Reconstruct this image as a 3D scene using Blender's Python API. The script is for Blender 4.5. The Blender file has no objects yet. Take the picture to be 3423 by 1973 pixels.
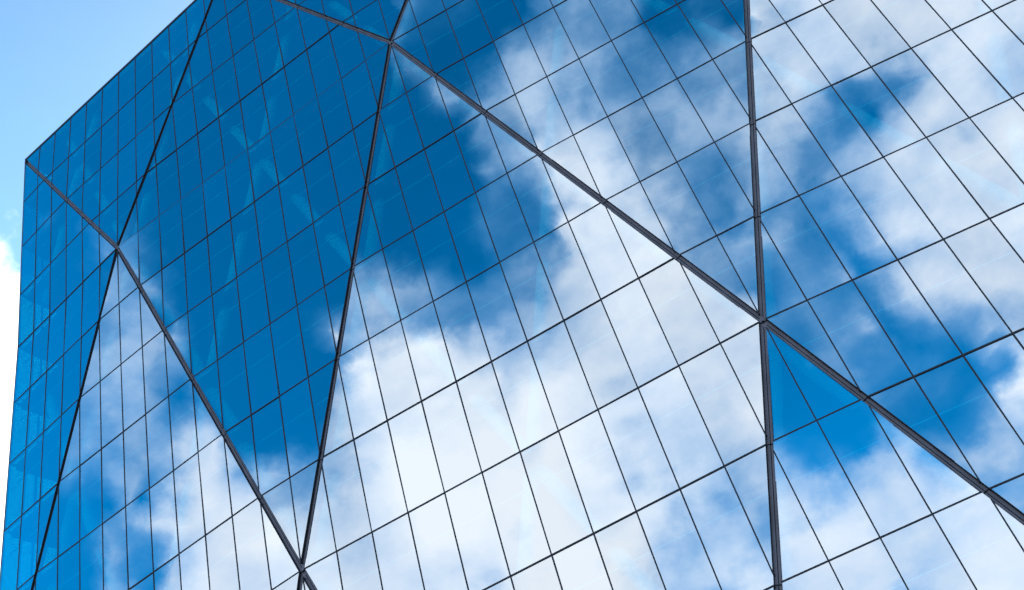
import bpy, bmesh, math, random
from mathutils import Vector, Matrix
random.seed(7)
scene = bpy.context.scene
COL = scene.collection

# ------------------------------------------------------------------ measures
FLOOR = 3.8                      # storey height, metres
W = 0.38005 * FLOOR              # glazing module, metres
CAMZ = 1.65
Z0 = CAMZ + 4.35148 * FLOOR      # height of the floor line j = 0
GROUND_J = -Z0 / FLOOR

# nodes of the folded facade: (module, floor line, depth in storeys)
ND = {
 'A': (0, 10, 1.475), 'M': (0, 6, 1.081), 'P': (0, 0, .279), 'B': (12, 10, .651), 'C': (24, 10, .623),
 'D': (36, 10, 1.05), 'E': (48, 10, 2.1), 'N2': (6, 6, .482), 'N1': (18, 6, -.017), 'N0': (30, 6, .178),
 'N7': (42, 6, .86), 'K': (48, 6, 1.45), 'N4': (12, 0, -.582), 'N3': (24, 0, -.717), 'N5': (36, 0, -.113),
 'Q': (48, 0, .75), 'L0': (0, -6, -.50), 'L1': (6, -6, -.785), 'L2': (18, -6, -1.423), 'L3': (30, -6, -1.147),
 'L4': (42, -6, -.30), 'L5': (48, -6, .1)}
FACETS = [
 [('A', 'M', 'N2'), ('M', 'P', 'N2')], [('A', 'N2', 'B')], [('N2', 'N1', 'B'), ('N2', 'N4', 'N1')], [('B', 'N1', 'C')],
 [('N1', 'N0', 'C'), ('N1', 'N3', 'N0')], [('C', 'N0', 'D')], [('N0', 'N7', 'D'), ('N0', 'N5', 'N7')],
 [('D', 'N7', 'E')], [('N7', 'K', 'E'), ('N7', 'Q', 'K')], [('P', 'N4', 'N2'), ('P', 'L1', 'N4')],
 [('N4', 'N3', 'N1'), ('N4', 'L2', 'N3')], [('N3', 'N5', 'N0'), ('N3', 'L3', 'N5')], [('N5', 'Q', 'N7'), ('N5', 'L4', 'Q')],
 [('P', 'L0', 'L1')], [('L1', 'L2', 'N4')], [('L2', 'L3', 'N3')], [('L3', 'L4', 'N5')], [('L4', 'L5', 'Q')]]
FOLDS = [('A', 'N2'), ('N2', 'N4'), ('N4', 'L2'), ('B', 'N1'), ('N1', 'N3'), ('N3', 'L3'), ('C', 'N0'), ('N0', 'N5'), ('N5', 'L4'),
 ('D', 'N7'), ('N7', 'Q'), ('P', 'L1'),
 ('N2', 'B'), ('P', 'N2'), ('N1', 'C'), ('N4', 'N1'), ('L1', 'N4'), ('N0', 'D'), ('N3', 'N0'), ('L2', 'N3'), ('N7', 'E'),
 ('N5', 'N7'), ('L3', 'N5'), ('L4', 'Q')]
FOLDSET = {frozenset(f) for f in FOLDS}
JMIN, JMAX, IMAX = -4, 10, 48
CH = 0.108                       # half width of a diagonal channel
CD = 0.105                        # its depth


def P2(n): return Vector((ND[n][0] * W, ND[n][1] * FLOOR))
def P3(n): return Vector((ND[n][0] * W, ND[n][2] * FLOOR, Z0 + ND[n][1] * FLOOR))


class Tri:
    def __init__(s, t):
        s.t = t
        s.a, s.b, s.c = [P2(n) for n in t]
        s.A, s.B, s.C = [P3(n) for n in t]
        n = (s.B - s.A).cross(s.C - s.A).normalized()
        s.n = n if n.y < 0 else -n

    def to3(s, p):
        d = (s.b - s.a).x * (s.c - s.a).y - (s.b - s.a).y * (s.c - s.a).x
        q = p - s.a
        u = (q.x * (s.c - s.a).y - q.y * (s.c - s.a).x) / d
        v = ((s.b - s.a).x * q.y - (s.b - s.a).y * q.x) / d
        return s.A + (s.B - s.A) * u + (s.C - s.A) * v, min(u, v, 1 - u - v)


TRIS = {t: Tri(t) for f in FACETS for t in f}


def surf(x, z):
    """facade point and normal over the flat coordinates (metres along, metres above floor line 0)"""
    p = Vector((x, z)); best = None
    for T in TRIS.values():
        q, m = T.to3(p)
        if best is None or m > best[0]: best = (m, q, T.n)
    return best[1], best[2]


def clip(poly, a, b, inside, off):
    """keep the part of a convex polygon at least off inside the line a-b"""
    d = (b - a).normalized(); n = Vector((-d.y, d.x))
    if (inside - a).dot(n) < 0: n = -n
    out = []
    for k in range(len(poly)):
        p, q = poly[k], poly[(k + 1) % len(poly)]
        dp, dq = (p - a).dot(n) - off, (q - a).dot(n) - off
        if dp >= 0: out.append(p)
        if (dp >= 0) != (dq >= 0): out.append(p + (q - p) * (dp / (dp - dq)))
    return out


def clip_seg(p, q, a, b, inside, off):
    d = (b - a).normalized(); n = Vector((-d.y, d.x))
    if (inside - a).dot(n) < 0: n = -n
    dp, dq = (p - a).dot(n) - off, (q - a).dot(n) - off
    if dp < 0 and dq < 0: return None
    if dp < 0: p = p + (q - p) * (dp / (dp - dq))
    elif dq < 0: q = p + (q - p) * (dp / (dp - dq))
    return p, q


# ------------------------------------------------------------------ materials
def new_mat(name):
    m = bpy.data.materials.new(name); m.use_nodes = True
    nt = m.node_tree; nt.nodes.clear()
    return m, nt, nt.nodes.new('ShaderNodeOutputMaterial')


def principled(name, col, rough=.5, metal=0., spec=.5, noise=.0, nscale=3., streak=1.):
    m, nt, out = new_mat(name)
    b = nt.nodes.new('ShaderNodeBsdfPrincipled')
    b.inputs['Roughness'].default_value = rough; b.inputs['Metallic'].default_value = metal
    b.inputs['Specular IOR Level'].default_value = spec
    if noise:
        tc = nt.nodes.new('ShaderNodeTexCoord'); mp = nt.nodes.new('ShaderNodeMapping')
        mp.inputs['Scale'].default_value = (1, 1, streak)
        nz = nt.nodes.new('ShaderNodeTexNoise'); nz.inputs['Scale'].default_value = nscale; nz.inputs['Detail'].default_value = 6
        rp = nt.nodes.new('ShaderNodeValToRGB')
        rp.color_ramp.elements[0].position = .3; rp.color_ramp.elements[1].position = .7
        rp.color_ramp.elements[0].color = (*[c * (1 - noise) for c in col], 1)
        rp.color_ramp.elements[1].color = (*[min(1, c * (1 + noise)) for c in col], 1)
        nt.links.new(tc.outputs['Object'], mp.inputs[0]); nt.links.new(mp.outputs[0], nz.inputs['Vector'])
        nt.links.new(nz.outputs[0], rp.inputs[0]); nt.links.new(rp.outputs[0], b.inputs['Base Color'])
    else:
        b.inputs['Base Color'].default_value = (*col, 1)
    nt.links.new(b.outputs[0], out.inputs[0])
    return m


def glass(name, tint=(.10, .86, .90)):
    """solar control glass: a coated mirror-like surface that still lets some teal light through"""
    m, nt, out = new_mat(name)
    tr = nt.nodes.new('ShaderNodeBsdfTransparent'); tr.inputs[0].default_value = (*tint, 1)
    gl = nt.nodes.new('ShaderNodeBsdfGlossy'); gl.inputs['Color'].default_value = (.90, .965, 1, 1); gl.inputs['Roughness'].default_value = 0.0
    lw = nt.nodes.new('ShaderNodeLayerWeight'); lw.inputs[0].default_value = .35
    mr = nt.nodes.new('ShaderNodeMapRange'); mr.inputs[1].default_value = 0; mr.inputs[2].default_value = 1
    mr.inputs[3].default_value = .515; mr.inputs[4].default_value = .9
    mx = nt.nodes.new('ShaderNodeMixShader')
    # coating strength differs a little from pane to pane
    ge = nt.nodes.new('ShaderNodeNewGeometry'); oi = nt.nodes.new('ShaderNodeObjectInfo')
    ad = nt.nodes.new('ShaderNodeMath'); ad.operation = 'ADD'
    fr = nt.nodes.new('ShaderNodeMath'); fr.operation = 'FRACT'
    vr = nt.nodes.new('ShaderNodeMapRange'); vr.inputs[3].default_value = -.034; vr.inputs[4].default_value = .034
    sm = nt.nodes.new('ShaderNodeMath'); sm.operation = 'ADD'
    nt.links.new(ge.outputs['Random Per Island'], ad.inputs[0]); nt.links.new(oi.outputs['Random'], ad.inputs[1])
    nt.links.new(ad.outputs[0], fr.inputs[0]); nt.links.new(fr.outputs[0], vr.inputs[0])
    nt.links.new(mr.outputs[0], sm.inputs[0]); nt.links.new(vr.outputs[0], sm.inputs[1])
    nt.links.new(lw.outputs['Fresnel'], mr.inputs[0]); nt.links.new(sm.outputs[0], mx.inputs[0])
    nt.links.new(tr.outputs[0], mx.inputs[1]); nt.links.new(gl.outputs[0], mx.inputs[2])
    # faint waviness of the heat treated panes
    tc = nt.nodes.new('ShaderNodeTexCoord')
    nz = nt.nodes.new('ShaderNodeTexNoise'); nz.inputs['Scale'].default_value = .45; nz.inputs['Detail'].default_value = 0
    bp = nt.nodes.new('ShaderNodeBump'); bp.inputs['Strength'].default_value = 1; bp.inputs['Distance'].default_value = .003
    nt.links.new(tc.outputs['Object'], nz.inputs['Vector']); nt.links.new(nz.outputs[0], bp.inputs['Height'])
    nt.links.new(bp.outputs[0], gl.inputs['Normal'])
    nt.links.new(mx.outputs[0], out.inputs[0])
    return m


M_GLASS = glass('coated_glass')
M_DIM = glass('dimmed_glass', (.03, .17, .22))  # plain tint, darkened to hold back sky light through the corner; no frit pattern
M_JOINT = principled('joint_profile', (.012, .014, .022), .7, 0, .4)
M_STRIP = principled('channel_metal', (.135, .128, .152), .55, .0, .4, .22, 2.2, .5)
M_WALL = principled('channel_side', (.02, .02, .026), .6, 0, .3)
M_CEIL = principled('ceiling', (.045, .05, .055), .9)
M_TUBE = principled('white_column', (.78, .80, .80), .55, 0, .4, .04, 1.2)
M_RAIL = principled('pale_rail', (.85, .86, .86), .4)
M_CORE = principled('core_wall', (.12, .13, .14), .9)
M_PART = principled('partition', (.5, .52, .52), .8)
M_COPE = principled('coping', (.07, .08, .10), .5, .3)
M_ROOF = principled('roof_membrane', (.3, .3, .3), .9, 0, .3, .15, .6)
M_STONE = principled('plinth_stone', (.24, .235, .225), .8, 0, .3, .2, 1.5)
M_GROUND = principled('paving', (.10, .10, .10), .9, 0, .3, .25, .35)


# ------------------------------------------------------------------ object helpers
def link(name, bm, mats, parent=None, smooth=False):
    bmesh.ops.recalc_face_normals(bm, faces=bm.faces) if smooth else None
    me = bpy.data.meshes.new(name); bm.to_mesh(me); bm.free()
    for m in (mats if isinstance(mats, (list, tuple)) else [mats]): me.materials.append(m)
    if smooth:
        for p in me.polygons: p.use_smooth = True
    o = bpy.data.objects.new(name, me); COL.objects.link(o)
    if parent: o.parent = parent
    return o


def face(bm, pts, mi=0):
    f = bm.faces.new([bm.verts.new(p) for p in pts]); f.material_index = mi; return f


def bar(bm, p, q, n, hw, out, back, mi=0):
    """box along p-q on a surface of normal n"""
    t = (q - p).normalized(); s = n.cross(t).normalized()
    v = []
    for e in (p, q):
        for a, b in ((-hw, -back), (hw, -back), (hw, out), (-hw, out)):
            v.append(bm.verts.new(e + s * a + n * b))
    for f in ((0, 1, 2, 3), (7, 6, 5, 4), (0, 4, 5, 1), (1, 5, 6, 2), (2, 6, 7, 3), (3, 7, 4, 0)):
        bm.faces.new([v[k] for k in f]).material_index = mi


def tube(bm, pts, r, seg=20):
    rings = []
    for k, p in enumerate(pts):
        t = (pts[min(k + 1, len(pts) - 1)] - pts[max(k - 1, 0)]).normalized()
        a = t.cross(Vector((0, 1, 0))).normalized(); b = t.cross(a)
        rings.append([bm.verts.new(p + a * r * math.cos(2 * math.pi * i / seg) + b * r * math.sin(2 * math.pi * i / seg)) for i in range(seg)])
    for k in range(len(rings) - 1):
        for i in range(seg):
            bm.faces.new((rings[k][i], rings[k][(i + 1) % seg], rings[k + 1][(i + 1) % seg], rings[k + 1][i]))
    bm.faces.new(rings[0][::-1]); bm.faces.new(rings[-1])


def prism(bm, poly, z0, z1, mi=0):
    lo = [bm.verts.new((x, y, z0)) for x, y in poly]; hi = [bm.verts.new((x, y, z1)) for x, y in poly]
    k = len(poly)
    bm.faces.new(lo[::-1]).material_index = mi; bm.faces.new(hi).material_index = mi
    for i in range(k): bm.faces.new((lo[i], lo[(i + 1) % k], hi[(i + 1) % k], hi[i])).material_index = mi


# ------------------------------------------------------------------ camera
R = Vector((0.8572178, 0.4209234, -0.2966500)); U = Vector((0.4766868, -0.4306993, 0.7663341)); F = Vector((-0.1948010, 0.7983243, 0.5698517))
cam = bpy.data.cameras.new('camera'); co = bpy.data.objects.new('camera', cam); COL.objects.link(co)
CAM = Vector((9.251166 * FLOOR, -8.783459 * FLOOR, CAMZ))
co.matrix_world = Matrix(((R.x, U.x, -F.x, CAM.x), (R.y, U.y, -F.y, CAM.y), (R.z, U.z, -F.z, CAM.z), (0, 0, 0, 1)))
cam.sensor_width = 36; cam.lens = 36 * 3757.4558 / 3423; cam.clip_end = 20000; cam.clip_start = .1
scene.camera = co


def screen(p):
    d = p - CAM; z = d.dot(F)
    if z < .5: return None
    return (.5 + d.dot(R) / z * 3757.4558 / 3423, .5 - d.dot(U) / z * 3757.4558 / 1973)


# ------------------------------------------------------------------ tower
tower = bpy.data.objects.new('glass_tower', None); COL.objects.link(tower)
tower['label'] = 'blue mirror glass office tower with folded facets and grey diagonal channels reflecting clouds'
tower['category'] = 'building'
tower.location = (0, 0, 0)

panes = []                                # (screen area, facet object, bmesh points)
for fi, fac in enumerate(FACETS):
    fb = bmesh.new(); fpanes = []
    rowtilt = {j: random.gauss(0, .0030) for j in range(-7, 11)}
    for tn in fac:
        T = TRIS[tn]; cen = (T.a + T.b + T.c) / 3
        edges = []
        for k in range(3):
            m, n = tn[k], tn[(k + 1) % 3]
            fold = frozenset((m, n)) in FOLDSET
            horiz = ND[m][1] == ND[n][1]
            edges.append((P2(m), P2(n), CH if fold else 0.0, fold, horiz))
        xs = [ND[n][0] for n in tn]; zs = [ND[n][1] for n in tn]
        j0, j1 = max(min(zs), JMIN), max(zs)
        # glazing bars
        for i in range(min(xs), max(xs) + 1):
            if i in (0, IMAX) : continue
            s = (Vector((i * W, j0 * FLOOR)), Vector((i * W, j1 * FLOOR)))
            for a, b, off, fold, hz in edges:
                if s: s = clip_seg(*s, a, b, cen, off - (.012 if fold else 0))
            if s and (s[1] - s[0]).length > .05:
                bar(fb, T.to3(s[0])[0], T.to3(s[1])[0], T.n, .0205, .016, .10)
        for j in range(j0, j1 + 1):
            top = j == max(zs) and zs.count(max(zs)) == 2
            if top and j != JMAX: continue      # the facet above owns this line
            s = (Vector((min(xs) * W, j * FLOOR)), Vector((max(xs) * W, j * FLOOR)))
            for a, b, off, fold, hz in edges:
                if s and not hz: s = clip_seg(*s, a, b, cen, off - (.012 if fold else 0))
            if s and (s[1] - s[0]).length > .05:
                bar(fb, T.to3(s[0])[0], T.to3(s[1])[0], T.n, .023, .018, .12)
        # panes
        for i in range(min(xs), max(xs)):
            for j in range(j0, j1):
                g = .012
                poly = [Vector((i * W + g, j * FLOOR + g)), Vector(((i + 1) * W - g, j * FLOOR + g)),
                        Vector(((i + 1) * W - g, (j + 1) * FLOOR - g)), Vector((i * W + g, (j + 1) * FLOOR - g))]
                for a, b, off, fold, hz in edges:
                    if poly: poly = clip(poly, a, b, cen, off)
                if len(poly) < 3: continue
                ar = abs(sum(poly[k].x * poly[(k + 1) % len(poly)].y - poly[k].y * poly[(k + 1) % len(poly)].x for k in range(len(poly)))) / 2
                if ar < .01: continue
                c2 = Vector(((i + .5) * W, (j + .5) * FLOOR)); c3 = T.to3(c2)[0]
                ta = rowtilt[j] + random.gauss(0, .0013); tb = random.gauss(0, .0013)
                pts = []
                for p in poly:
                    q = T.to3(p)[0]
                    pts.append(q + T.n * ((p.y - c2.y) * ta + (p.x - c2.x) * tb))
                if T.n.dot((pts[1] - pts[0]).cross(pts[2] - pts[0])) < 0: pts.reverse()
                sc = [screen(p) for p in pts]
                area = 0
                if all(sc):
                    sc = [(min(max(x, 0), 1), min(max(y, 0), 1)) for x, y in sc]
                    area = abs(sum(sc[k][0] * sc[(k + 1) % len(sc)][1] - sc[k][1] * sc[(k + 1) % len(sc)][0] for k in range(len(sc))))
                fpanes.append((area, pts))
    fo = link('glazed_facet', fb, M_JOINT, tower)
    panes += [(a, fo, p) for a, p in fpanes]
panes.sort(key=lambda t: -t[0])
for area, fo, pts in panes[:100]:
    b = bmesh.new(); face(b, pts); link('glass_pane', b, M_GLASS, fo)
rest = bmesh.new()
for area, fo, pts in panes[100:]: face(rest, pts)
ro = link('glass_panes', rest, M_GLASS, tower); ro['kind'] = 'stuff'

# diagonal channels in the folds, one mesh per run between two nodes
INC = {}
for f in FOLDS:
    for a, b in (f, f[::-1]):
        d = P2(b) - P2(a); INC.setdefault(a, []).append((math.atan2(d.y, d.x), b))


def trims(a, b):
    """how far the left and right side walls stop short of node a on the run a-b"""
    ang = next(t for t, n in INC[a] if n == b); L = Rr = 0.0
    dl = [((t - ang) % (2 * math.pi)) for t, n in INC[a] if n != b]
    if dl:
        l = min(dl); r = 2 * math.pi - max(dl)
        if l < math.pi: L = CH / math.tan(l / 2)
        if r < math.pi: Rr = CH / math.tan(r / 2)
    return L, Rr


def facet_at(p):
    best = None
    for T in TRIS.values():
        q, m = T.to3(p)
        if best is None or m > best[0]: best = (m, T)
    return best[1]


for fi, (a, b) in enumerate(FOLDS):
    pa, pb = P2(a), P2(b)
    if pa.y > pb.y: a, b, pa, pb = b, a, pb, pa
    if pb.y <= JMIN * FLOOR: continue
    d2 = (pb - pa).normalized(); n2 = Vector((-d2.y, d2.x)); mid = (pa + pb) / 2
    TL, TR = facet_at(mid + n2 * .4), facet_at(mid - n2 * .4)
    n = (TL.n + TR.n).normalized()
    La, Ra = trims(a, b); Rb, Lb = trims(b, a)
    low = pa
    if pa.y < JMIN * FLOOR: low = pa + d2 * ((JMIN * FLOOR - pa.y) / d2.y); La = Ra = 0
    bm = bmesh.new()
    extra = .004 if pb.x > pa.x else 0.0

    def at(p, T, dn=0.0): return T.to3(p)[0] - n * dn
    # side walls
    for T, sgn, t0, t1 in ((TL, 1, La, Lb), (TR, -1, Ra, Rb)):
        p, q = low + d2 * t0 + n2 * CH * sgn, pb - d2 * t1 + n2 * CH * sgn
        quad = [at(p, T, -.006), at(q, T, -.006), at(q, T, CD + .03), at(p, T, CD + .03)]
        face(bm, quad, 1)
        # turned metal lip along the pane edge
        p2, q2 = p + n2 * .014 * sgn, q + n2 * .014 * sgn
        face(bm, [at(p, T, -.006), at(q, T, -.006), at(q2, T, -.006), at(p2, T, -.006)], 1)
    # floor of the channel: two grey flats, a groove between them, a joint at every storey
    wl = CH * .985
    js = [low.y] + [j * FLOOR for j in range(JMIN, JMAX + 1) if low.y + .3 < j * FLOOR < pb.y - .3] + [pb.y]
    for k in range(len(js) - 1):
        g0 = .018 if k else .05; g1 = .018 if k < len(js) - 2 else .05
        s0 = low + d2 * ((js[k] - low.y) / d2.y + g0); s1 = low + d2 * ((js[k + 1] - low.y) / d2.y - g1)
        for u0, u1, z0, z1 in ((-wl, -.013, 0, 0), (.013, wl, 0, 0), (-.013, 0, 0, .012), (0, .013, .012, 0)):
            c0 = (at(s0, TL), at(s1, TL))
            side = n.cross((c0[1] - c0[0]).normalized()).normalized()
            if side.dot(at(mid + n2 * .4, TL) - at(mid, TL)) < 0: side = -side
            dn = CD + extra
            face(bm, [c0[0] + side * u0 - n * (dn + z0), c0[0] + side * u1 - n * (dn + z1),
                      c0[1] + side * u1 - n * (dn + z1), c0[1] + side * u0 - n * (dn + z0)], 2 if abs(u0) < .02 and abs(u1) < .02 else 0)
    # dark backing under the joints
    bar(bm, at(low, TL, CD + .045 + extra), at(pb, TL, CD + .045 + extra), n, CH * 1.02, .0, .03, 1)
    link('diagonal_channel', bm, [M_STRIP, M_WALL, M_JOINT], tower)

# ------------------------------------------------------------------ inside
YB = 20.0
def front_line(j, inset, n=24):
    pts = []
    for k in range(n + 1):
        q, nn = surf(min(max(IMAX * W * k / n, .02), IMAX * W - .02), min(j, JMAX - .001) * FLOOR)
        pts.append((q.x, q.y + inset))
    return pts


for j in range(JMIN, JMAX + 1):
    bm = bmesh.new()
    fl = front_line(j, .22 if j < JMAX else .04)
    poly = [(x if 0 < k < len(fl) - 1 else (x + .2 if k == 0 else x - .2), y) for k, (x, y) in enumerate(fl)] + [(IMAX * W - 1.85, YB - .25), (1.85, YB - .25)]
    z = Z0 + j * FLOOR
    if j < JMAX:
        prism(bm, poly, z - .34, z - .04); link('floor_slab', bm, M_CEIL, tower)
    else:
        prism(bm, poly, z - .40, z - .01); link('roof', bm, M_ROOF, tower)
    # thin pale rail just behind the glass, two thirds up each storey
    if j < JMAX:
        bm = bmesh.new(); pts = []
        for k in range(IMAX * 2 + 1):
            q, nn = surf(min(max(W * k / 2, .3), IMAX * W - .3), (j + .68) * FLOOR)
            pts.append((q - nn * .27, nn))
        for k in range(len(pts) - 1):
            bar(bm, pts[k][0], pts[k + 1][0], pts[k][1], .016, .012, .03)
        link('blind_rail', bm, M_RAIL, tower)

TUBE_IN = 0.95; TUBE_R = .27
def tube_line(kind, c):
    pts = []
    for s in range(0, 57):
        j = JMIN + s * .25
        i = (c + j) if kind == 'v' else (c - j)
        if 0.6 <= i <= IMAX - .6:
            q, nn = surf(i * W, min(j, JMAX - .02) * FLOOR)
            pts.append(q - Vector((nn.x, nn.y, 0)).normalized() * TUBE_IN)
    return pts
for kind in 'vu':
    for c in range(-6, 55, 6):
        pts = tube_line(kind, c)
        if len(pts) > 6:
            bm = bmesh.new(); tube(bm, pts, TUBE_R); link('diagonal_column', bm, M_TUBE, tower, True)

bm = bmesh.new()
prism(bm, [(15, 11), (IMAX * W - 6, 11), (IMAX * W - 6, YB - 3), (15, YB - 3)], .3, Z0 + JMAX * FLOOR - .5)
link('core', bm, M_CORE, tower)

# side and rear walls: the dimmed version of the glass in a plain grid
def wall(name, p_of, n_cols, nrm):
    fb, gb = bmesh.new(), bmesh.new()
    for c in range(n_cols + 1):
        for j in range(JMIN, JMAX):
            bar(fb, p_of(c / n_cols, j), p_of(c / n_cols, j + 1), nrm, .026, .02, .1)
    for j in range(JMIN, JMAX + 1):
        for c in range(n_cols):
            p, q = p_of(c / n_cols, j), p_of((c + 1) / n_cols, j)
            bar(fb, p, q, nrm, .028, .016, .12)
            if j < JMAX:
                face(gb, [p, q, p_of((c + 1) / n_cols, j + 1), p_of(c / n_cols, j + 1)])
    w = link(name, fb, M_JOINT, tower)
    link('glazing', gb, M_DIM, w)


def corner(i, j):
    q, n = surf((i * W) + (.004 if i == 0 else -.004), min(max(j, JMIN), JMAX - .002) * FLOOR)
    return Vector((i * W, q.y, Z0 + j * FLOOR))


LEAN = .10
def left_p(f, j):
    c = corner(0, j); e = Vector((1.6, YB, c.z)); return c + (e - c) * (f * .998 + .001)
def right_p(f, j):
    c = corner(IMAX, j); e = Vector((IMAX * W - 1.6, YB, c.z)); return c + (e - c) * (f * .998 + .001)
def back_p(f, j): return Vector((1.6 + (IMAX * W - 3.2) * (f * .998 + .001), YB, Z0 + j * FLOOR))
wall('side_wall', left_p, 11, Vector((-1, -.08, 0)).normalized())
wall('side_wall', right_p, 11, Vector((1, -.08, 0)).normalized())
wall('rear_wall', back_p, 44, Vector((0, 1, 0)))

# coping on the roof edge, corner posts
bm = bmesh.new(); fl = []
for k in range(0, 9):
    q, n = surf(min(max(k * 6 * W, .01), IMAX * W - .01), JMAX * FLOOR - .001); fl.append((q, n))
for k in range(8):
    p, q = fl[k][0], fl[k + 1][0]
    bar(bm, p + Vector((0, .03, .03)), q + Vector((0, .03, .03)), Vector((0, 0, 1)), .055, .09, .0)
link('coping', bm, M_COPE, tower)
for i, sx in ((0, -1), (IMAX, 1)):
    bm = bmesh.new()
    for ja, jb in ((JMIN, 0), (0, 6), (6, 10)):
        p, q = corner(i, ja), corner(i, jb)
        bar(bm, p + (q - p) * .001, q - (q - p) * .003, Vector((sx * .7, -.7, 0)), .03, .012, .06)
    link('corner_post', bm, M_COPE, tower)
# base
bm = bmesh.new(); fl = front_line(JMIN, .05)
prism(bm, fl + [(IMAX * W - 1.6, YB), (1.6, YB)], -.2, Z0 + JMIN * FLOOR - .03); link('plinth', bm, M_STONE, tower)

# ------------------------------------------------------------------ ground
bm = bmesh.new()
face(bm, [(-6000, -6000, 0), (6000, -6000, 0), (6000, 6000, 0), (-6000, 6000, 0)])
g = link('ground', bm, M_GROUND); g['kind'] = 'structure'; g['label'] = 'pale paved ground around the glass tower'; g['category'] = 'ground'

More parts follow.
